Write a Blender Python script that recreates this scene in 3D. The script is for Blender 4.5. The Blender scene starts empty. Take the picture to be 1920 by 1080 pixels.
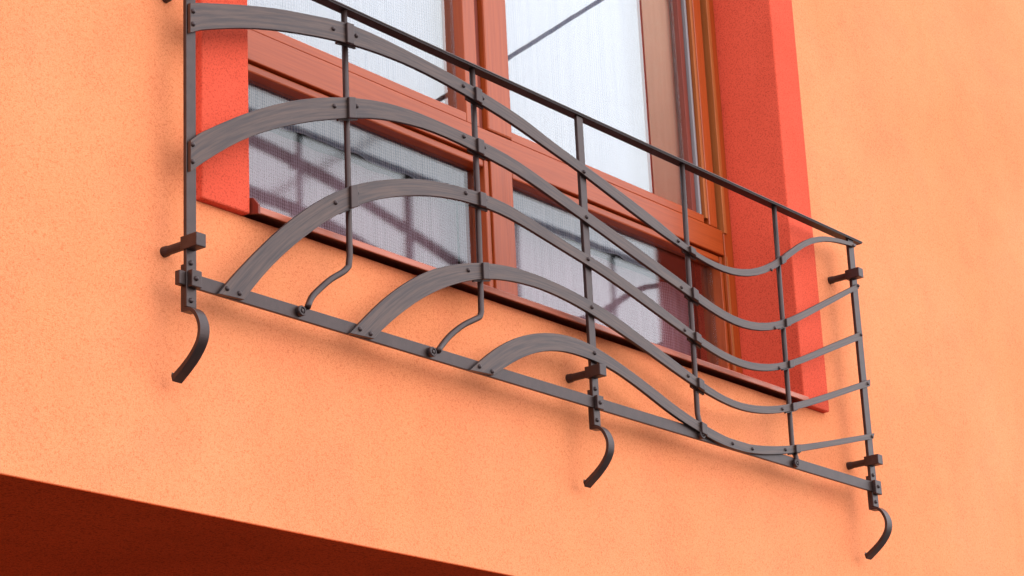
import bpy, bmesh, math, random
from mathutils import Matrix, Vector
random.seed(7)
sc = bpy.context.scene
COL = sc.collection

# ------------------------------------------------------------ camera
cam_d = bpy.data.cameras.new('camera')
cam = bpy.data.objects.new('camera', cam_d)
COL.objects.link(cam)
RX = Vector((0.6216261, -0.7819894, -0.0455360))
DN = Vector((0.2175523, 0.2281996, -0.9489973))
FW = Vector((0.7524972, 0.5800151, 0.3119784))
m = Matrix.Identity(4)
for r in range(3):
    m[r][0] = RX[r]; m[r][1] = -DN[r]; m[r][2] = -FW[r]
m.translation = Vector((0.0, -2.4, 1.6))
cam.matrix_world = m
cam_d.sensor_width = 36.0
cam_d.lens = 4337.925 / 1920 * 36.0
cam_d.clip_start = 0.05
cam_d.clip_end = 500
sc.camera = cam

# ------------------------------------------------------------ light
SUN_EL = math.radians(15)
SUN_AZ = math.radians(9)          # from straight in front of the wall (-Y) towards +X
world = bpy.data.worlds.new('World')
sc.world = world
world.use_nodes = True
wn = world.node_tree
bg = wn.nodes['Background']
sky = wn.nodes.new('ShaderNodeTexSky')
sky.sky_type = 'NISHITA'
sky.sun_disc = False
sky.sun_elevation = SUN_EL
sky.sun_rotation = math.pi - SUN_AZ
sky.air_density = 1.0
sky.dust_density = 2.0
sky.ozone_density = 1.0
# high thin overcast over the clear sky: pale, nearly even, a little cloud structure
tcw = wn.nodes.new('ShaderNodeTexCoord')
cn = wn.nodes.new('ShaderNodeTexNoise'); cn.inputs['Scale'].default_value = 2.2; cn.inputs['Detail'].default_value = 5
wn.links.new(tcw.outputs['Generated'], cn.inputs['Vector'])
cr_ = wn.nodes.new('ShaderNodeValToRGB')
cr_.color_ramp.elements[0].position = 0.3; cr_.color_ramp.elements[0].color = (0.80, 0.84, 0.93, 1)
cr_.color_ramp.elements[1].position = 0.7; cr_.color_ramp.elements[1].color = (0.98, 0.98, 1.0, 1)
wn.links.new(cn.outputs['Fac'], cr_.inputs[0])
vm = wn.nodes.new('ShaderNodeVectorMath'); vm.operation = 'SCALE'; vm.inputs['Scale'].default_value = 23.5
wn.links.new(cr_.outputs[0], vm.inputs[0])
mxw = wn.nodes.new('ShaderNodeMix'); mxw.data_type = 'RGBA'; mxw.inputs[0].default_value = 0.85
wn.links.new(sky.outputs[0], mxw.inputs[6]); wn.links.new(vm.outputs[0], mxw.inputs[7])
wn.links.new(mxw.outputs[2], bg.inputs[0])
bg.inputs[1].default_value = 0.10
sun_d = bpy.data.lights.new('sun', 'SUN')
sun_d.energy = 0.5
sun_d.angle = math.radians(50)
sun_d.color = (1.0, 0.95, 0.88)
sun = bpy.data.objects.new('sun', sun_d)
COL.objects.link(sun)
to_sun = Vector((math.sin(SUN_AZ) * math.cos(SUN_EL), -math.cos(SUN_AZ) * math.cos(SUN_EL), math.sin(SUN_EL)))
sun.rotation_euler = to_sun.to_track_quat('Z', 'Y').to_euler()
sun.location = to_sun * 20
sc.view_settings.view_transform = 'Standard'
sc.view_settings.look = 'None'
sc.view_settings.gamma = 1
sc.view_settings.use_curve_mapping = False
sc.view_settings.exposure = 0.42
sc.render.resolution_x = 1024
sc.render.resolution_y = 576

# ------------------------------------------------------------ materials
def mat(name, col, rough=0.5, spec=0.5, metal=0.0, col2=None, nscale=(1, 1, 1), nfreq=10, detail=4,
        bump=0.0, bscale=None, bdist=0.001, coat=0.0, coat_rough=0.2, coord='Object', extra=None, ramp=(0.35, 0.65)):
    mt = bpy.data.materials.new(name)
    mt.use_nodes = True
    nt = mt.node_tree
    b = nt.nodes['Principled BSDF']
    b.inputs['Roughness'].default_value = rough
    b.inputs['Specular IOR Level'].default_value = spec
    b.inputs['Metallic'].default_value = metal
    if name.endswith('iron'):
        b.inputs['IOR'].default_value = 1.53
        b.inputs['Specular Tint'].default_value = (1.0, 0.80, 0.80, 1)
    b.inputs['Coat Weight'].default_value = coat
    b.inputs['Coat Roughness'].default_value = coat_rough
    tc = nt.nodes.new('ShaderNodeTexCoord')
    mp = nt.nodes.new('ShaderNodeMapping')
    mp.inputs['Scale'].default_value = nscale
    nt.links.new(tc.outputs[coord], mp.inputs[0])
    last = None
    if col2 is None:
        rgb = nt.nodes.new('ShaderNodeRGB'); rgb.outputs[0].default_value = (*col, 1)
        last = rgb.outputs[0]
    else:
        nz = nt.nodes.new('ShaderNodeTexNoise')
        nz.inputs['Scale'].default_value = nfreq
        nz.inputs['Detail'].default_value = detail
        nz.inputs['Roughness'].default_value = 0.6
        nt.links.new(mp.outputs[0], nz.inputs['Vector'])
        cr = nt.nodes.new('ShaderNodeValToRGB')
        cr.color_ramp.elements[0].position = ramp[0]
        cr.color_ramp.elements[1].position = ramp[1]
        cr.color_ramp.elements[0].color = (*col, 1)
        cr.color_ramp.elements[1].color = (*col2, 1)
        nt.links.new(nz.outputs['Fac'], cr.inputs[0])
        last = cr.outputs[0]
    if extra:                                   # list of (freq, scale, dark factor, lo, hi): multiply by a noise speckle
        for (fq, scl, dk, lo, hi) in extra:
            m2 = nt.nodes.new('ShaderNodeMapping'); m2.inputs['Scale'].default_value = scl
            nt.links.new(tc.outputs[coord], m2.inputs[0])
            n2 = nt.nodes.new('ShaderNodeTexNoise')
            n2.inputs['Scale'].default_value = fq; n2.inputs['Detail'].default_value = 3
            nt.links.new(m2.outputs[0], n2.inputs['Vector'])
            mr = nt.nodes.new('ShaderNodeMapRange')
            mr.inputs['From Min'].default_value = lo; mr.inputs['From Max'].default_value = hi
            nt.links.new(n2.outputs['Fac'], mr.inputs[0])
            mx = nt.nodes.new('ShaderNodeMix'); mx.data_type = 'RGBA'; mx.blend_type = 'MULTIPLY'
            nt.links.new(mr.outputs[0], mx.inputs[0])
            nt.links.new(last, mx.inputs[6])
            mx.inputs[7].default_value = (*dk, 1)
            last = mx.outputs[2]
    nt.links.new(last, b.inputs['Base Color'])
    if bump:
        n3 = nt.nodes.new('ShaderNodeTexNoise')
        n3.inputs['Scale'].default_value = bscale or nfreq
        n3.inputs['Detail'].default_value = 4
        n3.inputs['Roughness'].default_value = 0.65
        nt.links.new((tc.outputs[coord] if bscale else mp.outputs[0]), n3.inputs['Vector'])
        bp = nt.nodes.new('ShaderNodeBump')
        bp.inputs['Strength'].default_value = bump
        bp.inputs['Distance'].default_value = bdist
        nt.links.new(n3.outputs['Fac'], bp.inputs['Height'])
        nt.links.new(bp.outputs[0], b.inputs['Normal'])
    return mt

one = (1, 1, 1)
M = {}
M['orange'] = mat('orange_stucco', (0.84, 0.286, 0.124), 0.95, 0.12, col2=(0.87, 0.312, 0.144), nfreq=2.3, detail=5,
                  bump=0.6, bscale=520, bdist=0.0016,
                  extra=[(320, one, (0.84, 0.70, 0.62), 0.53, 0.74), (600, one, (0.78, 0.62, 0.53), 0.50, 0.72), (170, one, (0.95, 0.88, 0.84), 0.5, 0.7), (3.1, (1, 1, 0.7), (0.99, 0.94, 0.94), 0.40, 0.66), (13, one, (0.98, 0.94, 0.96), 0.45, 0.7)])
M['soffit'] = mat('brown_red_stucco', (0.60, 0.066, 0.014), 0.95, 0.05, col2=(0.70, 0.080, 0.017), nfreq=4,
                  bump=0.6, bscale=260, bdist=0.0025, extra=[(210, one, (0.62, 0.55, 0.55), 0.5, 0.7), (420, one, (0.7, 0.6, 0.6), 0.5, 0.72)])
M['red'] = mat('red_stucco', (0.68, 0.088, 0.046), 0.9, 0.12, col2=(0.73, 0.100, 0.054), nfreq=6,
               bump=0.5, bscale=380, bdist=0.0018,
               extra=[(330, one, (0.66, 0.50, 0.50), 0.50, 0.72), (700, one, (0.9, 0.8, 0.8), 0.5, 0.75)])
M['wood_h'] = mat('mahogany_frame', (0.30, 0.046, 0.007), 0.38, 0.32, col2=(0.38, 0.064, 0.011), nscale=(3, 60, 110), nfreq=2.2,
                  bump=0.12, bdist=0.0004, coat=0.15, coat_rough=0.22)
M['wood_v'] = mat('mahogany_frame_upright', (0.30, 0.046, 0.007), 0.38, 0.32, col2=(0.38, 0.064, 0.011), nscale=(110, 60, 3), nfreq=2.2,
                  bump=0.12, bdist=0.0004, coat=0.15, coat_rough=0.22)
M['wood_light'] = mat('pale_wood_edge', (0.34, 0.09, 0.022), 0.45, 0.3, col2=(0.40, 0.115, 0.032), nscale=(60, 60, 3), nfreq=3)
M['wood_dark'] = mat('dark_wood_rebate', (0.15, 0.02, 0.010), 0.45, 0.4, col2=(0.19, 0.028, 0.014), nscale=(60, 60, 3), nfreq=3)
M['seal'] = mat('grey_rubber_seal', (0.22, 0.20, 0.21), 0.4, 0.4)
M['sill'] = mat('brown_metal_sill', (0.40, 0.10, 0.055), 0.38, 0.45, col2=(0.46, 0.125, 0.07), nscale=(4, 40, 60), nfreq=3)
M['iron'] = mat('grey_painted_iron', (0.011, 0.0052, 0.0042), 0.42, 0.50, col2=(0.026, 0.0130, 0.0110), nfreq=40,
                bump=0.25, bscale=420, bdist=0.0005, extra=[(90, one, (0.82, 0.74, 0.68), 0.5, 0.75)])
M['iron_brush'] = mat('brushed_painted_iron', (0.004, 0.0020, 0.003), 0.42, 0.52, col2=(0.056, 0.030, 0.020), nscale=(0.35, 2.4, 1), nfreq=3.4,
                      detail=5, bump=0.3, bdist=0.0004, coord='UV', ramp=(0.38, 0.62),
                      extra=[(4.1, (0.4, 4.5, 1), (0.80, 0.70, 0.60), 0.52, 0.68), (3.0, (0.3, 2.2, 1), (0.84, 0.92, 1.0), 0.5, 0.66)])
M['iron_dark'] = mat('dark_painted_iron', (0.012, 0.006, 0.006), 0.45, 0.5, col2=(0.02, 0.011, 0.011), nfreq=60)
M['iron_shade'] = mat('shade_black_iron', (0.012, 0.009, 0.009), 0.5, 0.35, col2=(0.022, 0.017, 0.017), nfreq=60)  # near-black that paints in shade on strap edges and under the handrail
M['asphalt'] = mat('pale_asphalt', (0.11, 0.105, 0.10), 0.9, 0.2, col2=(0.14, 0.135, 0.13), nfreq=30)
M['room'] = mat('dim_room_plaster', (0.10, 0.085, 0.08), 0.9, 0.1, col2=(0.12, 0.10, 0.095), nfreq=3)
M['cable'] = mat('black_cable', (0.05, 0.018, 0.012), 0.7, 0.1, col2=(0.09, 0.04, 0.03), nfreq=12)

def glass_mat(name, fac, wav, freq, rough=0.012):
    mt = bpy.data.materials.new(name); mt.use_nodes = True
    nt = mt.node_tree
    nt.nodes.remove(nt.nodes['Principled BSDF'])
    out = nt.nodes['Material Output']
    tr = nt.nodes.new('ShaderNodeBsdfTransparent'); tr.inputs[0].default_value = (0.93, 0.96, 0.98, 1)
    gl = nt.nodes.new('ShaderNodeBsdfGlossy'); gl.inputs['Roughness'].default_value = rough
    gl.inputs[0].default_value = (1, 1, 1, 1)
    mx = nt.nodes.new('ShaderNodeMixShader')
    # Schlick reflectance of a coated pane, the same from either side
    geo = nt.nodes.new('ShaderNodeNewGeometry')
    dt = nt.nodes.new('ShaderNodeVectorMath'); dt.operation = 'DOT_PRODUCT'
    nt.links.new(geo.outputs['Incoming'], dt.inputs[0]); nt.links.new(geo.outputs['Normal'], dt.inputs[1])
    prev = dt.outputs['Value']
    for op, val, swap in (('ABSOLUTE', None, 0), ('SUBTRACT', 1.0, 1), ('POWER', 5.0, 0), ('MULTIPLY', 0.96, 0), ('ADD', 0.04, 0), ('MULTIPLY', fac, 0)):
        ma = nt.nodes.new('ShaderNodeMath'); ma.operation = op
        nt.links.new(prev, ma.inputs[1 if swap else 0])
        if val is not None: ma.inputs[0 if swap else 1].default_value = val
        prev = ma.outputs[0]
    ma.use_clamp = True
    nt.links.new(prev, mx.inputs[0])
    nt.links.new(tr.outputs[0], mx.inputs[1]); nt.links.new(gl.outputs[0], mx.inputs[2])
    nt.links.new(mx.outputs[0], out.inputs[0])
    tc = nt.nodes.new('ShaderNodeTexCoord')
    nz = nt.nodes.new('ShaderNodeTexNoise'); nz.inputs['Scale'].default_value = freq; nz.inputs['Detail'].default_value = 2
    nt.links.new(tc.outputs['Object'], nz.inputs['Vector'])
    bp = nt.nodes.new('ShaderNodeBump'); bp.inputs['Strength'].default_value = wav; bp.inputs['Distance'].default_value = 0.001
    nt.links.new(nz.outputs['Fac'], bp.inputs['Height']); nt.links.new(bp.outputs[0], gl.inputs['Normal'])
    return mt
M['glass'] = glass_mat('double_glazing', 3.0, 0.03, 9)
M['glass_low'] = glass_mat('double_glazing_low', 1.45, 0.14, 10, 0.06)

def net_mat(name, ca, cb, pitch, fold):
    """woven net: thread pattern + soft vertical streaks"""
    mt = bpy.data.materials.new(name); mt.use_nodes = True
    nt = mt.node_tree; b = nt.nodes['Principled BSDF']
    b.inputs['Roughness'].default_value = 0.95; b.inputs['Specular IOR Level'].default_value = 0.1
    tc = nt.nodes.new('ShaderNodeTexCoord')
    def wave(direction, scale, dist):
        w = nt.nodes.new('ShaderNodeTexWave'); w.wave_type = 'BANDS'; w.bands_direction = direction
        w.inputs['Scale'].default_value = scale; w.inputs['Distortion'].default_value = dist
        w.inputs['Detail'].default_value = 2; w.inputs['Detail Scale'].default_value = 3
        nt.links.new(tc.outputs['Object'], w.inputs['Vector']); return w.outputs['Fac']
    wx = wave('X', pitch, 1.2); wz = wave('Z', pitch * 0.9, 1.0)
    mp = nt.nodes.new('ShaderNodeMapping'); mp.inputs['Scale'].default_value = (90, 1, 2.0)
    nt.links.new(tc.outputs['Object'], mp.inputs[0])
    nz = nt.nodes.new('ShaderNodeTexNoise'); nz.inputs['Scale'].default_value = 1.0; nz.inputs['Detail'].default_value = 4
    nt.links.new(mp.outputs[0], nz.inputs['Vector'])
    def math_(op, a, bb):
        n = nt.nodes.new('ShaderNodeMath'); n.operation = op
        for i, v in enumerate((a, bb)):
            if isinstance(v, float): n.inputs[i].default_value = v
            else: nt.links.new(v, n.inputs[i])
        return n.outputs[0]
    s = math_('ADD', math_('MULTIPLY', wx, 0.33), math_('MULTIPLY', wz, 0.17))
    s = math_('ADD', s, math_('MULTIPLY', nz.outputs['Fac'], 0.6))
    cr = nt.nodes.new('ShaderNodeValToRGB')
    cr.color_ramp.elements[0].position = 0.3; cr.color_ramp.elements[0].color = (*ca, 1)
    cr.color_ramp.elements[1].position = 0.75; cr.color_ramp.elements[1].color = (*cb, 1)
    nt.links.new(s, cr.inputs[0]); nt.links.new(cr.outputs[0], b.inputs['Base Color'])
    return mt
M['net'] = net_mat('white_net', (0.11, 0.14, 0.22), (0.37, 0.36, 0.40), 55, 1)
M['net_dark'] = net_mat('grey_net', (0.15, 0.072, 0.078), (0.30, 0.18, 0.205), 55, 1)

# ------------------------------------------------------------ mesh helpers
def add_box(bm, x0, x1, y0, y1, z0, z1):
    v = [bm.verts.new((x, y, z)) for x in (x0, x1) for y in (y0, y1) for z in (z0, z1)]
    for f in ((0, 1, 3, 2), (4, 6, 7, 5), (0, 4, 5, 1), (2, 3, 7, 6), (0, 2, 6, 4), (1, 5, 7, 3)):
        bm.faces.new([v[i] for i in f])
    return v

def link(name, bm, material, parent=None, bevel=0.0, seg=2, smooth=False, label=None):
    bmesh.ops.recalc_face_normals(bm, faces=bm.faces)
    me = bpy.data.meshes.new(name)
    bm.to_mesh(me); bm.free()
    me.materials.append(material)
    o = bpy.data.objects.new(name, me)
    COL.objects.link(o)
    if parent: o.parent = parent
    if smooth:
        for p in me.polygons: p.use_smooth = True
    if bevel:
        md = o.modifiers.new('bevel', 'BEVEL'); md.width = bevel; md.segments = seg; md.limit_method = 'ANGLE'
        md.angle_limit = math.radians(35)
    if label: o['label'] = label
    return o

def box(name, ext, material, parent=None, bevel=0.0012, label=None):
    bm = bmesh.new(); add_box(bm, *ext)
    return link(name, bm, material, parent, bevel, label=label)

def empty(name, loc, label, cat):
    o = bpy.data.objects.new(name, None); o.location = loc
    COL.objects.link(o); o['label'] = label; o['category'] = cat
    return o
def keep(o, root):
    """parent o, modelled in world coordinates, to a root standing elsewhere"""
    o.parent = root; o.location = o.location - root.location
    return o

def tube(bm, path, r, n=12, flat=False):
    P = [Vector(p) for p in path]
    rings = []
    up = Vector((0, 1, 0))
    for i, p in enumerate(P):
        t = ((P[min(i + 1, len(P) - 1)] - P[max(i - 1, 0)])).normalized()
        a = t.cross(up)
        if a.length < 1e-3: a = t.cross(Vector((1, 0, 0)))
        a.normalize(); b_ = a.cross(t).normalized()
        rr = r[i] if isinstance(r, (list, tuple)) else r
        rings.append([bm.verts.new(p + a * (rr * math.cos(2 * math.pi * k / n)) + b_ * (rr * math.sin(2 * math.pi * k / n))) for k in range(n)])
    for A, B in zip(rings, rings[1:]):
        for k in range(n):
            bm.faces.new((A[k], A[(k + 1) % n], B[(k + 1) % n], B[k]))
    bm.faces.new(rings[0][::-1]); bm.faces.new(rings[-1])

def spline(pts, k=6):
    """Catmull-Rom through pts"""
    P = [Vector(p) for p in pts]
    P = [2 * P[0] - P[1]] + P + [2 * P[-1] - P[-2]]
    out = []
    for i in range(1, len(P) - 2):
        for j in range(k):
            t = j / k
            out.append(0.5 * ((2 * P[i]) + (-P[i - 1] + P[i + 1]) * t + (2 * P[i - 1] - 5 * P[i] + 4 * P[i + 1] - P[i + 2]) * t * t
                              + (-P[i - 1] + 3 * P[i] - 3 * P[i + 1] + P[i + 2]) * t ** 3))
    out.append(P[-2])
    return out

def extrude_profile(bm, prof, x0, x1):
    """prof: closed list of (y, z), swept along x"""
    A = [bm.verts.new((x0, y, z)) for y, z in prof]
    B = [bm.verts.new((x1, y, z)) for y, z in prof]
    n = len(prof)
    for i in range(n):
        bm.faces.new((A[i], A[(i + 1) % n], B[(i + 1) % n], B[i]))
    bm.faces.new(A[::-1]); bm.faces.new(B)

# ------------------------------------------------------------ ground and setting
bm = bmesh.new()
vs = [bm.verts.new(p) for p in ((-150, -150, 0), (150, -150, 0), (150, 150, 0), (-150, 150, 0))]
bm.faces.new(vs)
g = link('ground', bm, M['asphalt']); g['kind'] = 'structure'

# ------------------------------------------------------------ house
YW = 0.058                       # face of the orange wall
XL, XR, ZB, ZT = 2.388, 4.282, 2.884, 4.55      # opening cut for the red surround
house = empty('house', (0, YW, 0), 'orange stuccoed house front with a red framed window above a dark red underside', 'house')

bm = bmesh.new()                 # wall: 3x3 grid without its centre, with thickness
xs = [-3.5, XL, XR, 11.0]; zs = [2.384, ZB, ZT, 7.5]
def grid(y):
    return [[bm.verts.new((x, y, z)) for z in zs] for x in xs]
F, Bk = grid(YW), grid(0.34)
for i in range(3):
    for j in range(3):
        if i == 1 and j == 1: continue
        bm.faces.new((F[i][j], F[i + 1][j], F[i + 1][j + 1], F[i][j + 1]))
        bm.faces.new((Bk[i][j], Bk[i][j + 1], Bk[i + 1][j + 1], Bk[i + 1][j]))
def side(a, b):
    bm.faces.new((F[a[0]][a[1]], F[b[0]][b[1]], Bk[b[0]][b[1]], Bk[a[0]][a[1]]))
for k in range(3):
    side((k, 3), (k + 1, 3)); side((0, k), (0, k + 1)); side((3, k), (3, k + 1)); side((k, 0), (k + 1, 0))
side((1, 1), (2, 1)); side((1, 2), (2, 2)); side((1, 1), (1, 2)); side((2, 1), (2, 2))
w = link('wall', bm, M['orange'], bevel=0.0015); keep(w, house)

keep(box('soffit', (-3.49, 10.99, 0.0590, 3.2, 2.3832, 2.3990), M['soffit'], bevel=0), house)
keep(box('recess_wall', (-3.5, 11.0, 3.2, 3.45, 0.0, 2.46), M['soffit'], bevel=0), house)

# red surround: raised band that turns into the reveal
bm = bmesh.new()
YB = 0.043
add_box(bm, XL + .001, 2.495, YB, 0.30, ZB, 4.40)
add_box(bm, 4.178, XR - .001, YB, 0.30, ZB, 4.40)
add_box(bm, XL + .001, XR - .001, YB, 0.30, 4.401, ZT - .001)
keep(link('window_surround', bm, M['red'], bevel=0.003), house)

# sill: folded sheet with a front lip
bm = bmesh.new()
prof = [(0.200, 2.938), (0.060, 2.903), (0.034, 2.8975), (0.030, 2.894), (0.030, 2.8845), (0.0325, 2.884), (0.033, 2.8925), (0.060, 2.8965), (0.200, 2.931)]
extrude_profile(bm, prof, 2.499, 4.1765)
sill = keep(link('window_sill', bm, M['sill'], bevel=0.0008), house)
for x in (2.5005,):
    bm = bmesh.new()
    extrude_profile(bm, [(0.0285, 2.882), (0.0285, 2.897), (0.040, 2.912), (0.19, 2.950), (0.19, 2.925), (0.06, 2.889)], x - .002, x + .003)
    c = link('end_cap', bm, M['wood_dark'], bevel=0.0008); c.parent = sill

# filler below the frame
keep(box('wall_plinth', (2.497, 4.176, 0.20, 0.32, 2.8845, 2.93), M['orange'], bevel=0), house)

# ---------------- window joinery (all one window, a part of the house)
bm = bmesh.new()
add_box(bm, 2.496, 2.540, 0.192, 0.26, 2.94, 4.398)          # outer frame jambs and head
add_box(bm, 4.143, 4.1772, 0.192, 0.26, 2.94, 4.398)
add_box(bm, 2.541, 4.142, 0.192, 0.26, 4.35, 4.398)
win = keep(link('window', bm, M['wood_v'], bevel=0.0015), house)
def wpart(name, ext, mt, bevel=0.0012):
    return box(name, ext, M[mt], win, bevel)
# bottom rail
wpart('frame_rail', (2.541, 4.142, 0.205, 0.255, 2.94, 2.972), 'wood_h')
# transom in layers, dark joints between them
wpart('glazing_bead', (2.541, 3.300, 0.199, 0.235, 3.2295, 3.2455), 'wood_h', 0.003)
wpart('glazing_bead', (3.391, 4.128, 0.199, 0.235, 3.2295, 3.2455), 'wood_h', 0.003)
wpart('transom', (2.541, 4.142, 0.1935, 0.255, 3.2485, 3.3075), 'wood_h', 0.002)
wpart('sash_rail', (2.541, 3.251, 0.1965, 0.25, 3.3090, 3.3285), 'wood_h', 0.002)
wpart('sash_rail', (3.390, 4.075, 0.1965, 0.25, 3.3090, 3.3285), 'wood_h', 0.002)
# lower mullion: raised centre board, beads either side
wpart('mullion', (3.3175, 3.3640, 0.1945, 0.255, 2.973, 3.2470), 'wood_v', 0.0015)
wpart('glazing_bead', (3.3020, 3.3150, 0.1985, 0.235, 2.973, 3.2455), 'wood_v', 0.002)
wpart('glazing_bead', (3.3665, 3.3900, 0.1985, 0.235, 2.973, 3.2455), 'wood_v', 0.002)
# upper mullion: left sash stile, dark groove, right sash stile with its astragal
wpart('sash_stile', (3.2530, 3.2920, 0.1975, 0.25, 3.3095, 4.349), 'wood_v', 0.002)
wpart('mullion', (3.2935, 3.3120, 0.2060, 0.255, 3.3095, 4.349), 'wood_dark', 0.001)
wpart('sash_stile', (3.3140, 3.3890, 0.1925, 0.25, 3.3095, 4.349), 'wood_v', 0.004)
# right side, from the glass outwards
wpart('rebate_strip', (4.0500, 4.0660, 0.2090, 0.228, 3.329, 4.349), 'wood_dark', 0.0008)
wpart('rubber_seal', (4.0675, 4.0745, 0.2010, 0.228, 3.3265, 4.349), 'seal', 0.0015)
wpart('rebate_strip', (4.0745, 4.0830, 0.2060, 0.228, 3.3265, 4.349), 'wood_dark', 0.0005)
wpart('edge_strip', (4.0830, 4.0920, 0.1965, 0.228, 3.3240, 4.349), 'wood_light', 0.001)
wpart('sash_stile', (4.0925, 4.1250, 0.1945, 0.228, 3.3090, 4.349), 'wood_v', 0.002)
wpart('edge_strip', (4.1420, 4.1535, 0.1885, 0.25, 3.3010, 4.349), 'wood_light', 0.001)
# lower right strips
wpart('glazing_bead', (4.1295, 4.1390, 0.1985, 0.235, 2.973, 3.2455), 'wood_v', 0.001)
wpart('edge_strip', (4.1440, 4.1480, 0.1895, 0.20, 2.973, 3.2455), 'wood_light', 0.0004)
# panes
YG = 0.221
wpart('pane', (2.541, 3.2525, YG, YG + 0.004, 3.3285, 4.349), 'glass', 0)
wpart('pane', (3.3895, 4.0495, YG, YG + 0.004, 3.3285, 4.349), 'glass', 0)
wpart('pane', (2.541, 3.3015, YG, YG + 0.004, 2.9725, 3.2290), 'glass_low', 0)
wpart('pane', (3.3905, 4.1290, YG, YG + 0.004, 2.9725, 3.2290), 'glass_low', 0)

# room behind the window: open box of five sides
bm = bmesh.new()
x0, x1, y0, y1, z0, z1 = 2.2, 4.6, 0.341, 2.8, 2.47, 4.9
v = [bm.verts.new((x, y, z)) for x in (x0, x1) for y in (y0, y1) for z in (z0, z1)]
for f in ((0, 1, 3, 2), (4, 6, 7, 5), (2, 3, 7, 6), (0, 2, 6, 4), (1, 5, 7, 3)):
    bm.faces.new([v[i] for i in f])
r = link('room', bm, M['room']); r['kind'] = 'structure'

# ---------------- net curtains
def curtain(x0, x1, y, z0, z1, mt, label, amp=0.006, seed=0):
    rnd = random.Random(seed)
    n = int((x1 - x0) / 0.006)
    ph = [rnd.uniform(0, 6.3) for _ in range(4)]
    bm = bmesh.new()
    rows = []
    for z in (z0, (z0 + z1) / 2, z1):
        row = []
        for i in range(n + 1):
            x = x0 + (x1 - x0) * i / n
            d = amp * (math.sin(x * 47 + ph[0]) * .55 + math.sin(x * 83 + ph[1]) * .3 + math.sin(x * 19 + ph[2]) * .6)
            row.append(bm.verts.new((x, y + d, z)))
        rows.append(row)
    for A, B in zip(rows, rows[1:]):
        for i in range(n): bm.faces.new((A[i], A[i + 1], B[i + 1], B[i]))
    o = link('net_curtain', bm, M[mt], smooth=True)
    so = o.modifiers.new('thick', 'SOLIDIFY'); so.thickness = 0.0008
    o['label'] = label; o['category'] = 'curtain'; o['group'] = 'net curtains behind the window panes'
    return o
curtain(2.50, 3.300, 0.285, 3.20, 4.5, 'net', 'white net curtain behind the upper left pane', seed=1)
curtain(3.300, 4.005, 0.285, 3.20, 4.5, 'net', 'white net curtain behind the upper right pane, its hem edge showing', seed=2)
curtain(2.50, 3.335, 0.300, 2.90, 3.19, 'net_dark', 'grey net curtain behind the lower left pane', seed=3, amp=0.004)
curtain(3.345, 4.17, 0.300, 2.90, 3.19, 'net_dark', 'grey net curtain behind the lower right pane', seed=4, amp=0.004)

M['drape'] = mat('beige_drape', (0.62, 0.46, 0.32), 0.9, 0.1, col2=(0.68, 0.51, 0.36), nscale=(60, 1, 3), nfreq=1.5)
curtain(3.945, 4.170, 0.2375, 3.3295, 4.5, 'drape', 'beige curtain strip between the white net curtain and the right jamb', seed=5, amp=0.0012)

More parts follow.
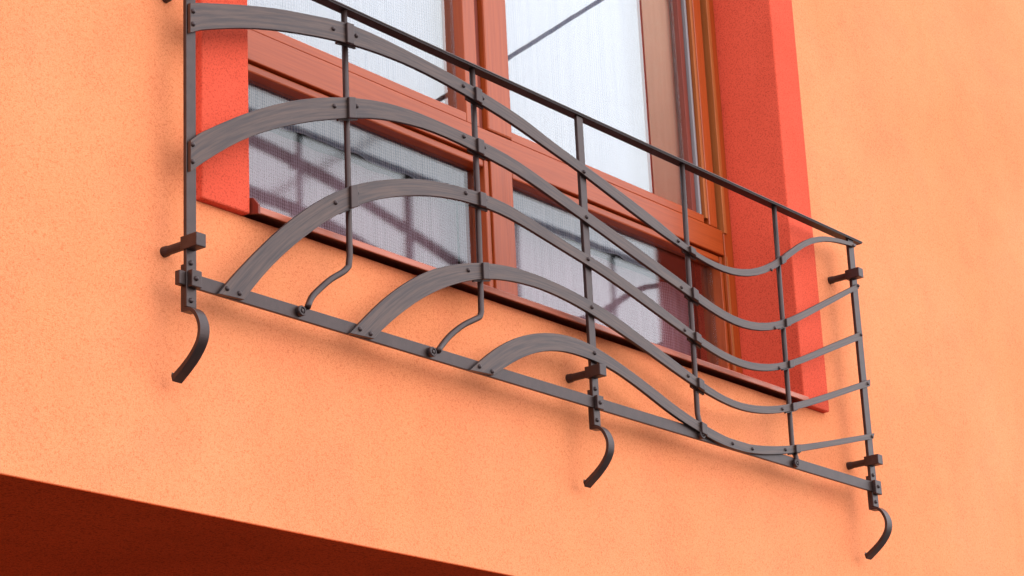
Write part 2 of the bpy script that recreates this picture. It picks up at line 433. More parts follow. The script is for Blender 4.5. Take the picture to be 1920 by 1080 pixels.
# ------------------------------------------------------------ wrought iron railing
GEO = {"strap1":[[2.314,3.1776,2.3092,3.1264],[2.3459,3.1873,2.3402,3.1389],[2.3778,3.197,2.3713,3.151],[2.4097,3.2066,2.4027,3.1624],[2.4418,3.2158,2.4343,3.1731],[2.474,3.2245,2.4662,3.183],[2.5064,3.2324,2.4984,3.1917],[2.539,3.2394,2.5309,3.1995],[2.5717,3.2458,2.5635,3.2066],[2.6045,3.2519,2.5962,3.2132],[2.6373,3.2577,2.629,3.2192],[2.6703,3.2625,2.662,3.2245],[2.7036,3.2654,2.6951,3.2288],[2.7369,3.2664,2.7283,3.232],[2.7703,3.2662,2.7616,3.2345],[2.8036,3.2653,2.795,3.2362],[2.8369,3.2639,2.8283,3.237],[2.8702,3.2622,2.8617,3.2368],[2.9035,3.2603,2.8951,3.2356],[2.9368,3.2583,2.9284,3.2337],[2.9701,3.2561,2.9617,3.2312],[3.0033,3.253,2.9949,3.2281],[3.0364,3.2493,3.0281,3.2245],[3.0696,3.2453,3.0613,3.2207],[3.1027,3.2412,3.0944,3.2166],[3.1357,3.2366,3.1274,3.2118],[3.1685,3.2307,3.1603,3.2062],[3.2011,3.2234,3.1931,3.1999],[3.2334,3.2154,3.2259,3.1935],[3.2659,3.208,3.2587,3.1873],[3.2986,3.2013,3.2915,3.1811],[3.3313,3.1947,3.3242,3.1745],[3.364,3.1879,3.3568,3.1673],[3.3966,3.1812,3.3893,3.1596],[3.4293,3.1745,3.4217,3.152],[3.4619,3.1675,3.4543,3.1444],[3.4945,3.1604,3.4868,3.137],[3.5271,3.1531,3.5194,3.1296],[3.5595,3.1455,3.5519,3.1224],[3.5919,3.1373,3.5846,3.1154],[3.624,3.1284,3.6174,3.1091],[3.6561,3.1193,3.6503,3.1034],[3.6884,3.1112,3.6833,3.0984],[3.7212,3.105,3.7163,3.0938],[3.7543,3.101,3.7495,3.0897],[3.7876,3.0993,3.7827,3.0869],[3.821,3.0998,3.8161,3.0861],[3.8542,3.1026,3.8494,3.0878],[3.8871,3.108,3.8825,3.0921],[3.9195,3.116,3.9151,3.0991],[3.9511,3.1266,3.9471,3.1086],[3.9819,3.1392,3.9782,3.1207],[4.0119,3.1539,4.0083,3.1351],[4.041,3.1701,4.0376,3.1512],[4.0696,3.1873,4.0661,3.1685],[4.098,3.2048,4.0943,3.1864],[4.1267,3.2218,4.1226,3.204],[4.1561,3.2375,4.1516,3.2205],[4.1864,3.2513,4.1817,3.235],[4.218,3.2621,4.2127,3.2473],[4.2503,3.2702,4.2446,3.2571],[4.2832,3.2759,4.2772,3.2643],[4.3163,3.2796,4.3102,3.2693],[4.3496,3.2822,4.3434,3.2729],[4.3829,3.2841,4.3767,3.2757]],
"strap2":[[2.3096,2.9455,2.3154,2.8944],[2.3379,2.9641,2.3421,2.9154],[2.3662,2.9826,2.369,2.9361],[2.3948,3.0007,2.3964,2.9561],[2.4237,3.0182,2.4245,2.975],[2.4531,3.0349,2.4536,2.9926],[2.483,3.0508,2.4834,3.0088],[2.5133,3.0657,2.5138,3.0239],[2.5441,3.0797,2.5446,3.0381],[2.5754,3.0926,2.5758,3.0515],[2.6071,3.1042,2.6073,3.064],[2.6392,3.1148,2.6391,3.0757],[2.6717,3.1244,2.6712,3.0868],[2.7044,3.1329,2.7036,3.097],[2.7375,3.14,2.7363,3.1062],[2.7708,3.1457,2.7693,3.1138],[2.8044,3.1498,2.8027,3.1198],[2.8381,3.1524,2.8364,3.1243],[2.8719,3.1537,2.8701,3.1275],[2.9057,3.1539,2.904,3.1292],[2.9396,3.1535,2.938,3.1294],[2.9734,3.1527,2.9719,3.1283],[3.0072,3.1516,3.0058,3.1262],[3.041,3.1501,3.0396,3.1236],[3.0747,3.148,3.0734,3.121],[3.1084,3.1448,3.1072,3.1181],[3.1419,3.1403,3.1409,3.1141],[3.1752,3.1345,3.1744,3.1087],[3.2084,3.1279,3.2078,3.1023],[3.2415,3.1207,3.241,3.0954],[3.2745,3.1133,3.2742,3.0884],[3.3075,3.106,3.3074,3.0813],[3.3405,3.0989,3.3406,3.0742],[3.3737,3.092,3.3738,3.0671],[3.4068,3.0852,3.4069,3.06],[3.4399,3.0783,3.4401,3.0528],[3.473,3.0712,3.4733,3.0456],[3.506,3.0641,3.5064,3.0384],[3.5391,3.0569,3.5396,3.0314],[3.5721,3.0497,3.5729,3.0245],[3.6052,3.0424,3.6061,3.0177],[3.6382,3.0351,3.6394,3.0111],[3.6712,3.0275,3.6727,3.0044],[3.7041,3.0198,3.706,2.9978],[3.7371,3.0123,3.7393,2.9914],[3.7702,3.0055,3.7727,2.9857],[3.8036,3.0002,3.8064,2.9813],[3.8373,2.997,3.8402,2.9789],[3.8711,2.9963,3.8742,2.979],[3.9048,2.9982,3.908,2.9816],[3.9383,3.0028,3.9415,2.9867],[3.9714,3.01,3.9746,2.9941],[4.0038,3.0194,4.0072,3.0037],[4.0357,3.0307,4.0391,3.0153],[4.0671,3.0434,4.0704,3.0283],[4.098,3.0571,4.1013,3.0423],[4.1286,3.0715,4.132,3.0569],[4.1591,3.0861,4.1624,3.0719],[4.1896,3.1007,4.1928,3.0869],[4.2201,3.1153,4.2232,3.1021],[4.2507,3.1299,4.2536,3.1172],[4.2812,3.1444,4.284,3.1323],[4.3117,3.159,4.3144,3.1474],[4.3422,3.1737,4.3448,3.1624],[4.3726,3.1884,4.3753,3.1773]],
"strap3":[[2.3741,2.7108,2.4291,2.7136],[2.3962,2.7361,2.4502,2.7384],[2.4191,2.7606,2.4719,2.7626],[2.4427,2.7845,2.4945,2.7859],[2.4667,2.808,2.5181,2.8083],[2.491,2.8311,2.5425,2.8298],[2.516,2.8535,2.5675,2.8505],[2.5418,2.875,2.5931,2.8706],[2.5682,2.8958,2.6192,2.8899],[2.5952,2.9157,2.6461,2.9081],[2.6229,2.9346,2.6738,2.9251],[2.6515,2.9522,2.7024,2.9407],[2.6811,2.968,2.7316,2.9548],[2.7117,2.9819,2.7616,2.9676],[2.7429,2.9943,2.7921,2.9788],[2.7745,3.0054,2.823,2.9887],[2.8066,3.0154,2.8543,2.9975],[2.839,3.0241,2.8859,3.0052],[2.8718,3.0313,2.9177,3.0116],[2.9049,3.0369,2.9499,3.0166],[2.9381,3.0414,2.9822,3.0202],[2.9715,3.0448,3.0146,3.0225],[3.005,3.0473,3.0471,3.0236],[3.0385,3.0486,3.0796,3.0231],[3.0721,3.0483,3.112,3.0209],[3.1056,3.0463,3.1443,3.0172],[3.139,3.0425,3.1765,3.0126],[3.1721,3.0372,3.2086,3.0075],[3.2051,3.0311,3.2407,3.0024],[3.2381,3.0249,3.2728,2.9973],[3.2712,3.0191,3.3049,2.9924],[3.3043,3.0138,3.337,2.9874],[3.3375,3.0087,3.3691,2.982],[3.3707,3.0036,3.4011,2.9761],[3.4038,2.9981,3.4329,2.9696],[3.4368,2.9919,3.4647,2.9626],[3.4696,2.985,3.4963,2.9554],[3.5023,2.9774,3.528,2.948],[3.5349,2.9691,3.5597,2.9407],[3.5673,2.9607,3.5914,2.9335],[3.5999,2.9523,3.6231,2.9264],[3.6324,2.9441,3.6548,2.9193],[3.6649,2.9358,3.6866,2.9124],[3.6975,2.9278,3.7184,2.9059],[3.7303,2.9206,3.7504,2.9001],[3.7633,2.9146,3.7826,2.8955],[3.7966,2.9102,3.815,2.8925],[3.8301,2.9077,3.8474,2.8913],[3.8636,2.9072,3.8799,2.892],[3.8972,2.9089,3.9123,2.895],[3.9305,2.9129,3.9444,2.9],[3.9635,2.9189,3.9762,2.9068],[3.9961,2.927,4.0075,2.9153],[4.0282,2.9367,4.0385,2.9252],[4.0599,2.9477,4.0691,2.9362],[4.0913,2.9596,4.0994,2.9479],[4.1224,2.9722,4.1296,2.9601],[4.1534,2.9852,4.1596,2.9724],[4.1843,2.9983,4.1897,2.9849],[4.2152,3.0114,4.2197,2.9973],[4.2461,3.0245,4.2497,3.0097],[4.2771,3.0375,4.2798,3.0221],[4.3081,3.0504,4.3099,3.0344],[4.3391,3.0632,4.34,3.0467],[4.3702,3.0759,4.3701,3.0589]],
"strap4":[[2.6711,2.711,2.7295,2.7138],[2.6919,2.7303,2.7496,2.7322],[2.7127,2.7495,2.7702,2.7498],[2.7338,2.7684,2.7915,2.7667],[2.7555,2.7867,2.8134,2.7828],[2.7779,2.804,2.8357,2.7983],[2.8009,2.8205,2.8586,2.813],[2.8246,2.8362,2.882,2.8267],[2.8488,2.8509,2.906,2.8395],[2.8737,2.8644,2.9305,2.8513],[2.8993,2.8765,2.9555,2.862],[2.9256,2.887,2.9808,2.8719],[2.9524,2.8962,3.0065,2.8805],[2.9796,2.9044,3.0327,2.8877],[3.007,2.9115,3.0593,2.8936],[3.0347,2.9175,3.0861,2.8981],[3.0626,2.9224,3.113,2.9016],[3.0907,2.9261,3.1401,2.904],[3.1189,2.9287,3.1672,2.9055],[3.1472,2.9301,3.1944,2.9059],[3.1755,2.9304,3.2215,2.9051],[3.2039,2.9298,3.2486,2.9034],[3.2322,2.9284,3.2757,2.9008],[3.2604,2.9264,3.3027,2.8976],[3.2887,2.9238,3.3295,2.8936],[3.3168,2.9207,3.3563,2.889],[3.3449,2.9171,3.383,2.884],[3.373,2.9131,3.4097,2.8787],[3.4009,2.9083,3.4363,2.8731],[3.4287,2.9025,3.4628,2.8672],[3.4562,2.8957,3.4893,2.8612],[3.4836,2.8885,3.5158,2.855],[3.511,2.8813,3.5421,2.8485],[3.5384,2.8741,3.5685,2.842],[3.5659,2.8671,3.5949,2.8356],[3.5933,2.86,3.6214,2.8293],[3.6207,2.8529,3.6479,2.8233],[3.6481,2.8455,3.6745,2.8177],[3.6755,2.8382,3.7011,2.8126],[3.7029,2.8312,3.7279,2.8081],[3.7306,2.8248,3.7548,2.8042],[3.7584,2.8195,3.7818,2.8012],[3.7865,2.8157,3.8089,2.7993],[3.8147,2.8137,3.8361,2.7986],[3.8431,2.8136,3.8633,2.7994],[3.8714,2.8152,3.8903,2.8015],[3.8995,2.8181,3.9173,2.8048],[3.9276,2.8222,3.9441,2.8091],[3.9555,2.8273,3.9708,2.8145],[3.9832,2.8333,3.9972,2.8209],[4.0107,2.8402,4.0234,2.8281],[4.0379,2.8478,4.0494,2.836],[4.065,2.8561,4.0753,2.8443],[4.092,2.8649,4.101,2.8528],[4.1189,2.8738,4.1268,2.8616],[4.1457,2.883,4.1525,2.8704],[4.1725,2.8923,4.1781,2.8794],[4.1992,2.9016,4.2037,2.8886],[4.2259,2.9111,4.2292,2.8979],[4.2526,2.9206,4.2547,2.9073],[4.2793,2.9301,4.2803,2.9165],[4.306,2.9396,4.3059,2.9257],[4.3327,2.9492,4.3315,2.9346],[4.3594,2.9588,4.3572,2.9434],[4.386,2.9683,4.383,2.952]],
"strap5":[[2.9768,2.7095,3.0428,2.7137],[2.995,2.7233,3.0611,2.725],[3.0133,2.7369,3.0794,2.7362],[3.0319,2.7502,3.098,2.7471],[3.0509,2.7628,3.1169,2.7573],[3.0704,2.7746,3.1362,2.7666],[3.0905,2.7854,3.156,2.775],[3.111,2.7953,3.1761,2.7825],[3.1321,2.8041,3.1966,2.7889],[3.1536,2.8116,3.2175,2.794],[3.1755,2.818,3.2386,2.7978],[3.1977,2.8232,3.26,2.8004],[3.2201,2.8275,3.2814,2.8016],[3.2428,2.8305,3.3029,2.8019],[3.2655,2.8323,3.3244,2.8015],[3.2883,2.8328,3.3458,2.8005],[3.3111,2.8321,3.3673,2.7989],[3.3338,2.8302,3.3886,2.7964],[3.3565,2.8272,3.4098,2.793],[3.3789,2.8232,3.4308,2.7886],[3.4013,2.8186,3.4517,2.7834],[3.4235,2.8135,3.4725,2.778],[3.4456,2.808,3.4932,2.7722],[3.4678,2.8024,3.5138,2.7661],[3.4898,2.7965,3.5343,2.7598],[3.5118,2.7904,3.5549,2.7537],[3.5337,2.7841,3.5755,2.7478],[3.5556,2.7776,3.5963,2.7423],[3.5775,2.7711,3.6172,2.7373],[3.5994,2.7649,3.6382,2.7328],[3.6215,2.759,3.6593,2.7287],[3.6437,2.7537,3.6804,2.7247],[3.666,2.7488,3.7016,2.7209],[3.6884,2.7444,3.7228,2.7174],[3.7108,2.7405,3.744,2.7145],[3.7334,2.7369,3.7654,2.7124],[3.756,2.7338,3.7869,2.7112],[3.7786,2.7313,3.8083,2.7107],[3.8014,2.7296,3.8298,2.7109],[3.8242,2.7291,3.8513,2.7117],[3.847,2.7296,3.8727,2.7134],[3.8698,2.7312,3.8941,2.7157],[3.8925,2.7335,3.9154,2.7186],[3.9151,2.7363,3.9366,2.7219],[3.9377,2.7397,3.9577,2.7256],[3.9602,2.7434,3.9788,2.7296],[3.9827,2.7474,3.9999,2.734],[4.0051,2.7517,4.0208,2.7388],[4.0274,2.7564,4.0417,2.7439],[4.0497,2.7613,4.0625,2.7492],[4.0719,2.7664,4.0833,2.7546],[4.0941,2.7717,4.1041,2.76],[4.1163,2.7771,4.1249,2.7654],[4.1385,2.7825,4.1457,2.7708],[4.1606,2.788,4.1665,2.7762],[4.1827,2.7936,4.1873,2.7816],[4.2048,2.7993,4.2081,2.787],[4.2269,2.805,4.2289,2.7924],[4.249,2.8107,4.2496,2.7979],[4.2711,2.8164,4.2704,2.8034],[4.2932,2.822,4.2912,2.8089],[4.3153,2.8277,4.3119,2.8145],[4.3374,2.8334,4.3327,2.8199],[4.3595,2.8391,4.3535,2.8253],[4.3816,2.8448,4.3743,2.8306]],
"rivets1":[[2.322,3.1647],[2.3219,3.1427],[2.6476,3.2421],[2.7052,3.2482],[2.9912,3.2435],[3.0453,3.236],[3.3466,3.1756],[3.6552,3.112],[3.7126,3.1023],[4.0025,3.1334],[4.0545,3.1697],[4.3674,3.2765]],
"rivets2":[[2.3201,2.9395],[2.32,2.9114],[2.6458,3.1008],[2.7018,3.1175],[2.9867,3.1443],[3.0436,3.14],[3.3465,3.0839],[3.6546,3.0145],[3.7094,3.0012],[3.9977,3.0039],[4.0585,3.0311],[4.3716,3.1827]],
"rivets3":[[2.3924,2.7231],[2.4188,2.7214],[2.6429,2.9288],[2.6961,2.9606],[2.9852,3.0364],[3.0399,3.0387],[3.3436,2.999],[3.6551,2.9261],[3.7097,2.9134],[4.0012,2.9175],[4.0564,2.9367],[4.3633,3.0662]],
"rivets4":[[2.6951,2.7229],[2.721,2.7203],[2.9829,2.892],[3.0385,2.9063],[3.3465,2.905],[3.6558,2.8323],[3.7071,2.8194],[4.0,2.8289],[4.0546,2.8447],[4.372,2.9554]],
"rivets5":[[3.0027,2.7211],[3.0377,2.7188],[3.3464,2.8157],[3.7987,2.7207],[3.8711,2.7221],[3.999,2.7424],[4.0529,2.755],[4.3681,2.8346]],
"b2":[[2.691,3.2943],[2.6899,3.0491],[2.6885,2.9516],[2.6882,2.8503],[2.6849,2.831],[2.6709,2.8184],[2.6408,2.7986],[2.6149,2.7771],[2.5918,2.7565],[2.5752,2.7349]],
"b3":[[3.0353,3.2935],[3.0353,3.1268],[3.0327,2.9937],[3.0314,2.8933],[3.0294,2.8287],[3.0243,2.8187],[3.0075,2.8092],[2.9773,2.7929],[2.9428,2.7682],[2.9144,2.7432],[2.8967,2.7281]],
"b5":[[3.7076,3.2942],[3.7052,3.1413],[3.7037,3.0052],[3.7002,2.8712],[3.6977,2.7615],[3.7005,2.7242]],
"b6":[[4.0569,3.2935],[4.055,3.1681],[4.0499,3.0239],[4.0486,2.8658],[4.0473,2.7907],[4.0452,2.7242]]}
ROOT = (3.35, 0.0, 2.722)
rail = empty('balcony_railing', ROOT, 'grey wrought iron window guard of sweeping curved straps below the red framed window', 'railing')
def rk(o): return keep(o, rail)

rivet_me = None
def rivet(x, y, z, parent, s=1.0):
    """domed rivet head whose base sits on the plane y"""
    global rivet_me
    if rivet_me is None:
        bm = bmesh.new(); n = 10
        prof = [(0.0042, 0.0), (0.0039, 0.0016), (0.0026, 0.0030), (0.0, 0.0036)]
        rings = []
        for rr, h in prof[:-1]:
            rings.append([bm.verts.new((rr * math.cos(2 * math.pi * k / n), -h, rr * math.sin(2 * math.pi * k / n))) for k in range(n)])
        top = bm.verts.new((0, -prof[-1][1], 0))
        for A, B in zip(rings, rings[1:]):
            for k in range(n): bm.faces.new((A[k], A[(k + 1) % n], B[(k + 1) % n], B[k]))
        for k in range(n): bm.faces.new((rings[-1][k], rings[-1][(k + 1) % n], top))
        bmesh.ops.recalc_face_normals(bm, faces=bm.faces)
        rivet_me = bpy.data.meshes.new('rivet'); bm.to_mesh(rivet_me); bm.free()
        rivet_me.materials.append(M['iron_dark'])
        for p in rivet_me.polygons: p.use_smooth = True
    o = bpy.data.objects.new('rivet', rivet_me); COL.objects.link(o)
    o.parent = parent
    # parent chain offsets: parts carry the negative of the root location
    o.location = Vector((x, y, z)); o.scale = (s, s, s)
    o.rotation_euler = (0, random.uniform(0, 3), 0)
    return o

# handrail: flat bar
hand = rk(box('handrail', (2.300, 4.418, -0.0040, 0.0185, 3.2962, 3.2998), M['iron'], bevel=0.0014))
ub = box('underside_shade', (2.302, 4.415, -0.0030, 0.0180, 3.2935, 3.2960), M['iron_shade'], bevel=0.0006); ub.parent = hand  # added black strip, painted-in shade of the flat bar's underside
# bottom rail, split where it is folded over each post
POSTX = [(2.3145, 2.3352), (3.3440, 3.3635), (4.3600, 4.3835)]
brail = rk(box('bottom_rail', (POSTX[0][1] - .002, POSTX[2][0] + 0.004, 0.0005, 0.0065, 2.7115, 2.7340), M['iron'], bevel=0.001))

def straps():
    out = []
    for i in range(1, 6):
        pr_ = GEO['strap%d' % i]
        if i < 3: pr_[0][0] = pr_[0][2] = 2.3165
        bm = bmesh.new(); uvl = bm.loops.layers.uv.new('UVMap')
        yf, yb = -0.0065, 0.0002
        n = len(pr_)
        F_T = [bm.verts.new((a[0], yf, a[1])) for a in pr_]; F_B = [bm.verts.new((a[2], yf, a[3])) for a in pr_]
        B_T = [bm.verts.new((a[0], yb, a[1])) for a in pr_]; B_B = [bm.verts.new((a[2], yb, a[3])) for a in pr_]
        L = [0]
        for k in range(1, n):
            L.append(L[-1] + math.hypot(pr_[k][0] + pr_[k][2] - pr_[k - 1][0] - pr_[k - 1][2], pr_[k][1] + pr_[k][3] - pr_[k - 1][1] - pr_[k - 1][3]) / 2)
        def q(a, b, c, d, k, v0, v1):
            f = bm.faces.new((a, b, c, d))
            for lp, (u, v_) in zip(f.loops, ((L[k], v0), (L[k + 1], v0), (L[k + 1], v1), (L[k], v1))):
                lp[uvl].uv = (u * 8 + i * 7.3, v_)
            return f
        for k in range(n - 1):
            q(F_B[k], F_B[k + 1], F_T[k + 1], F_T[k], k, 0, 1)
            q(B_B[k], B_B[k + 1], B_T[k + 1], B_T[k], k, 0, 1)
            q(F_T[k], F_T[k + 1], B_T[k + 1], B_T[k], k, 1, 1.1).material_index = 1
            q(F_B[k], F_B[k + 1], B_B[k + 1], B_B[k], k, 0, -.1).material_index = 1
        bm.faces.new((F_B[0], F_T[0], B_T[0], B_B[0])); bm.faces.new((F_B[-1], F_T[-1], B_T[-1], B_B[-1]))
        o = rk(link('curved_strap', bm, M['iron_brush'], bevel=0.0007))
        o.data.materials.append(M['iron_shade'])          # faces are dry-brushed, edge black is underside shade put into the colour
        out.append(o)
    return out
ST = straps()

def strap_at(i, x):
    """centre height, half vertical height and slope of strap i at x (right-hand branch)"""
    p = GEO['strap%d' % i]
    def zat(c, xx):
        for a, b_ in zip(p, p[1:]):
            if a[c] <= xx <= b_[c] and b_[c] > a[c]:
                t = (xx - a[c]) / (b_[c] - a[c])
                return a[c + 1] * (1 - t) + b_[c + 1] * t
        return None
    t_, b_ = zat(0, x), zat(2, x)
    if t_ is None or b_ is None: return None
    t2 = zat(0, x + .004) or zat(0, x - .004); s_ = 1 if zat(0, x + .004) else -1
    return (t_ + b_) / 2, (t_ - b_) / 2, (t2 - t_) / (.004 * s_)

for i in range(1, 6):
    for x, z in GEO['rivets%d' % i]:
        rivet(x, -0.0067, z, ST[i - 1], 0.9 if x > 3.6 else 1.0)

# posts
posts = []
for k, (xa, xb) in enumerate(POSTX):
    p = rk(box('post', (xa, xb, 0.0010, 0.0085, 2.6790, 3.2933), M['iron'], bevel=0.0012))
    posts.append(p)

# tails: flat strap riveted behind the foot of each post, swung out and back in
def tail(xa, xb):
    bm = bmesh.new()
    outer = spline([(0, 0.0010, 2.6785), (0, -0.0080, 2.6755), (0, -0.0185, 2.6650), (0, -0.0260, 2.6480), (0, -0.0265, 2.6330), (0, -0.0215, 2.6180),
                    (0, -0.0090, 2.6015), (0, 0.0080, 2.5865), (0, 0.0330, 2.5690)], 6)
    outer = [(p.y, p.z) for p in outer]
    th = 0.0058
    inner = []
    for j, p in enumerate(outer):
        a = outer[max(j - 1, 0)]; b_ = outer[min(j + 1, len(outer) - 1)]
        ty, tz = b_[0] - a[0], b_[1] - a[1]; l = math.hypot(ty, tz)
        f_ = th * (1 + 0.5 * max(0.0, (j / (len(outer) - 1) - 0.6) / 0.4) ** 1.5)      # hammered wider towards the tip
        inner.append((p[0] - tz / l * f_, p[1] + ty / l * f_))      # towards the wall
    # the first inner points fold back up behind the post
    inner = [(y, z) for y, z in inner]
    out_ = [(0.0088, 2.7480), (0.0088, 2.6835), (0.0070, 2.6788)] + outer
    inn = [(0.0145, 2.7480), (0.0145, 2.6735), (0.0060, 2.6722)] + [q_ for q_ in inner[5:]]
    # resample both to the same count
    def res(pl, n):
        d = [0]
        for a, b_ in zip(pl, pl[1:]): d.append(d[-1] + math.hypot(b_[0] - a[0], b_[1] - a[1]))
        o = []
        for i in range(n):
            s = d[-1] * i / (n - 1); j = 0
            while j < len(d) - 2 and d[j + 1] < s: j += 1
            t = (s - d[j]) / max(d[j + 1] - d[j], 1e-9)
            o.append((pl[j][0] * (1 - t) + pl[j + 1][0] * t, pl[j][1] * (1 - t) + pl[j + 1][1] * t))
        return o
    N = 60
    A, B = res(out_, N), res(inn, N)
    B[-1] = (A[-1][0] + .0006, A[-1][1] + 0.0140)
    va = [bm.verts.new((xa, *p)) for p in A]; vb = [bm.verts.new((xb, *p)) for p in A]
    vc = [bm.verts.new((xa, *p)) for p in B]; vd = [bm.verts.new((xb, *p)) for p in B]
    for k in range(N - 1):
        bm.faces.new((va[k], vb[k], vb[k + 1], va[k + 1]))
        bm.faces.new((vc[k], vc[k + 1], vd[k + 1], vd[k]))
        bm.faces.new((va[k], va[k + 1], vc[k + 1], vc[k]))
        bm.faces.new((vb[k], vd[k], vd[k + 1], vb[k + 1]))
    bm.faces.new((va[0], vc[0], vd[0], vb[0])); bm.faces.new((va[-1], vb[-1], vd[-1], vc[-1]))
    return bm
for k, (xa, xb) in enumerate(POSTX):
    rk(link('curled_tail', tail(xa + .0006, xb - .0006), M['iron'], bevel=0.0009))
    xm = (xa + xb) / 2 - .002
    rivet(xm, 0.0008, 2.7495, posts[k]); rivet(xm + .0005, 0.0008, 2.6900, posts[k])
    # fold of the bottom rail over the post, with a dark side
    if k == 0:
        c = rk(box('rail_clamp', (xa + .001, xb + 0.001, -0.0100, 0.0004, 2.7095, 2.7365), M['iron'], bevel=0.0014))
        rk(box('rail_end', (xa - 0.0135, xa - 0.0004, 0.0020, 0.0130, 2.7125, 2.7350), M['iron'], bevel=0.0014))
        rivet(xm + .001, -0.0102, 2.7225, c)
    elif k == 1:
        c = rk(box('rail_clamp', (xa + .001, xb + 0.001, -0.0080, 0.0004, 2.7095, 2.7355), M['iron'], bevel=0.0014))
        rivet(xm + .001, -0.0082, 2.7215, c)
    else:
        c = rk(box('rail_clamp', (xa - .0005, xb + 0.0015, -0.0090, 0.0004, 2.7060, 2.7365), M['iron'], bevel=0.0014))
        rivet(xm + .001, -0.0092, 2.7225, c)

# wall brackets: square block round the post, round rod back to the wall
for (x, z) in ((2.3215, 2.7810), (3.3468, 2.7800), (4.3655, 2.7800), (2.3230, 3.2090), (4.3600, 3.2080)):
    b_ = rk(box('wall_bracket', (x - .0102, x + .0102, -0.0235, 0.0120, z - .0108, z + .0108), M['iron'], bevel=0.0012))
    bm = bmesh.new(); tube(bm, [(x, 0.0115, z), (x, 0.045, z), (x, 0.050, z), (x, YW + .004, z)], [0.0074, 0.0074, 0.0084, 0.0088], 14)
    rod = link('rod', bm, M['iron_dark'], smooth=False); rod.parent = b_

# balusters: round bars
def baluster(key, straight):
    P = GEO[key]
    bm = bmesh.new()
    path = []
    n = len(P)
    if straight:
        xt, xb = P[0][0], P[-2][0]
        path = [(xt, 0.006, 3.2933), (xt * .5 + xb * .5, 0.006, 3.03), (xb, 0.006, 2.765), (xb, 0.003, 2.748), (xb, -0.0010, 2.735), (xb - .002, -0.0025, 2.722)]
    else:
        xt = sum(p[0] for p in P[:4]) / 4
        head = [(xt, 0.006, 3.2933), (xt, 0.006, 3.05), (P[3][0], 0.006, P[3][1])]
        low = [(p[0], 0.006, p[1]) for p in P[4:]]
        low[-1] = (low[-1][0], -0.003, low[-1][2]); low[-2] = (low[-2][0], 0.003, low[-2][2])
        path = head + [tuple(v_) for v_ in spline(low, 4)]
    tube(bm, path, 0.0054, 14)
    return rk(link('baluster', bm, M['iron'], smooth=True)), path
BAL = {}
for key, st in (('b2', False), ('b3', False), ('b5', True), ('b6', True)):
    BAL[key] = baluster(key, st)
for (x, z, key) in ((2.5590, 2.7245, 'b2'), (2.8790, 2.7225, 'b3'), (3.6925, 2.7210, 'b5'), (4.0395, 2.7205, 'b6')):
    bm = bmesh.new()                # flattened eye with a countersunk ring
    n = 18
    prof = [(0.0088, 0.0004), (0.0088, -0.0065), (0.0076, -0.0080), (0.0056, -0.0080), (0.0048, -0.0060), (0.0034, -0.0060), (0.0026, -0.0082), (0.0, -0.0088)]
    rings = [[bm.verts.new((x + rr * math.cos(2 * math.pi * k / n), y, z + rr * math.sin(2 * math.pi * k / n))) for k in range(n)] for rr, y in prof[:-1]]
    top = bm.verts.new((x, prof[-1][1], z))
    for A, B in zip(rings, rings[1:]):
        for k in range(n): bm.faces.new((A[k], A[(k + 1) % n], B[(k + 1) % n], B[k]))
    for k in range(n): bm.faces.new((rings[-1][k], rings[-1][(k + 1) % n], top))
    e = link('eyelet', bm, M['iron_dark']); e.parent = BAL[key][0]

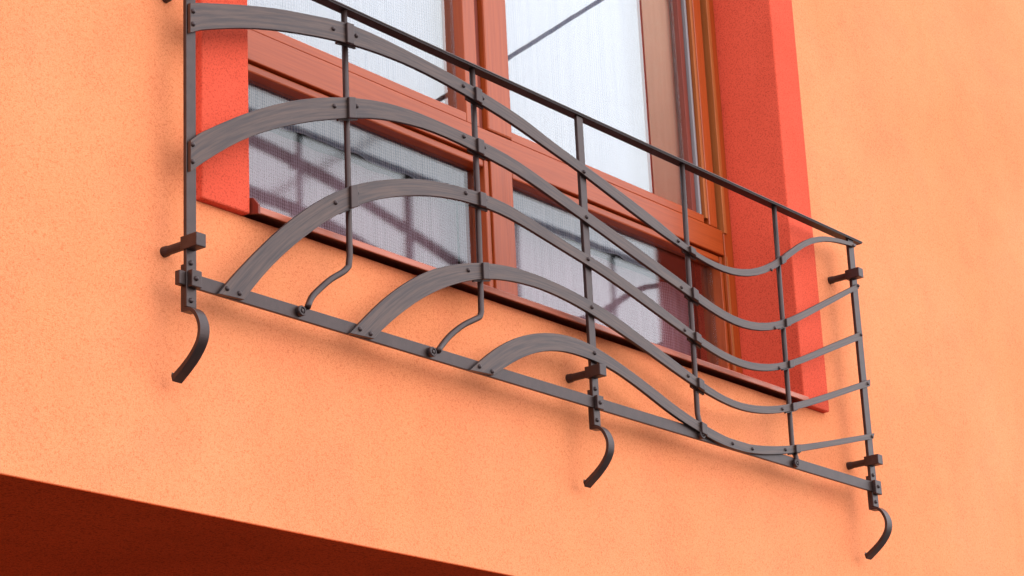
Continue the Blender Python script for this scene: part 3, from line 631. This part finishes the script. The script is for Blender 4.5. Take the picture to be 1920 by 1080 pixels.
# collars where straps cross the round bars
def collar(i, x, w_, h_extra=0.0):
    s = strap_at(i, x)
    if not s: return
    z, hw, sl = s
    hh = hw * 0.99 + h_extra
    bm = bmesh.new(); add_box(bm, x - w_ / 2, x + w_ / 2, -0.0116, -0.0050, z - hh - .0016, z + hh + .0004)
    c = rk(link('collar', bm, M['iron'], bevel=0.0013))
    # shear so that the collar follows the strap a little
    for v_ in c.data.vertices: v_.co.z += (v_.co.x - x) * sl * 0.9
    # backing plate behind the strap
    bm = bmesh.new()
    half = 0.024 if x < 3.5 else 0.022
    vs = []
    L_, R_ = strap_at(i, x - half), strap_at(i, x + half)
    if L_ and R_:
        for yy in (0.0001, 0.0042):
            for (xx, s_) in ((x - half, L_), (x, s), (x + half, R_)):
                hb = s_[1] * 0.95
                vs.append((bm.verts.new((xx, yy, s_[0] - hb - .0032)), bm.verts.new((xx, yy, s_[0] + hb - .003))))
        for a in (0, 1):
            bm.faces.new((vs[a][0], vs[a + 1][0], vs[a + 1][1], vs[a][1]))
            bm.faces.new((vs[a + 3][0], vs[a + 3][1], vs[a + 4][1], vs[a + 4][0]))
            bm.faces.new((vs[a][0], vs[a + 3][0], vs[a + 4][0], vs[a + 1][0]))
            bm.faces.new((vs[a][1], vs[a + 1][1], vs[a + 4][1], vs[a + 3][1]))
        bm.faces.new((vs[0][0], vs[0][1], vs[3][1], vs[3][0])); bm.faces.new((vs[2][0], vs[5][0], vs[5][1], vs[2][1]))
        bp_ = link('backing_plate', bm, M['iron']); bp_.parent = c
    else:
        bm.free()
for key, idx in (('b2', (1, 2, 3)), ('b3', (1, 2, 3, 4)), ('b5', (1, 2, 3, 4, 5)), ('b6', (1, 2, 3, 4, 5))):
    path = BAL[key][1]
    for i in idx:
        xt = path[0][0]; xb = path[2][0]
        z = strap_at(i, xt)[0]
        x = xt + (xb - xt) * (3.2933 - z) / (3.2933 - path[2][2])
        collar(i, x - 0.0025, 0.0170 if key in ('b2', 'b3') else 0.0180)

# ------------------------------------------------------------ overhead cable in front of the house, seen mirrored in the panes
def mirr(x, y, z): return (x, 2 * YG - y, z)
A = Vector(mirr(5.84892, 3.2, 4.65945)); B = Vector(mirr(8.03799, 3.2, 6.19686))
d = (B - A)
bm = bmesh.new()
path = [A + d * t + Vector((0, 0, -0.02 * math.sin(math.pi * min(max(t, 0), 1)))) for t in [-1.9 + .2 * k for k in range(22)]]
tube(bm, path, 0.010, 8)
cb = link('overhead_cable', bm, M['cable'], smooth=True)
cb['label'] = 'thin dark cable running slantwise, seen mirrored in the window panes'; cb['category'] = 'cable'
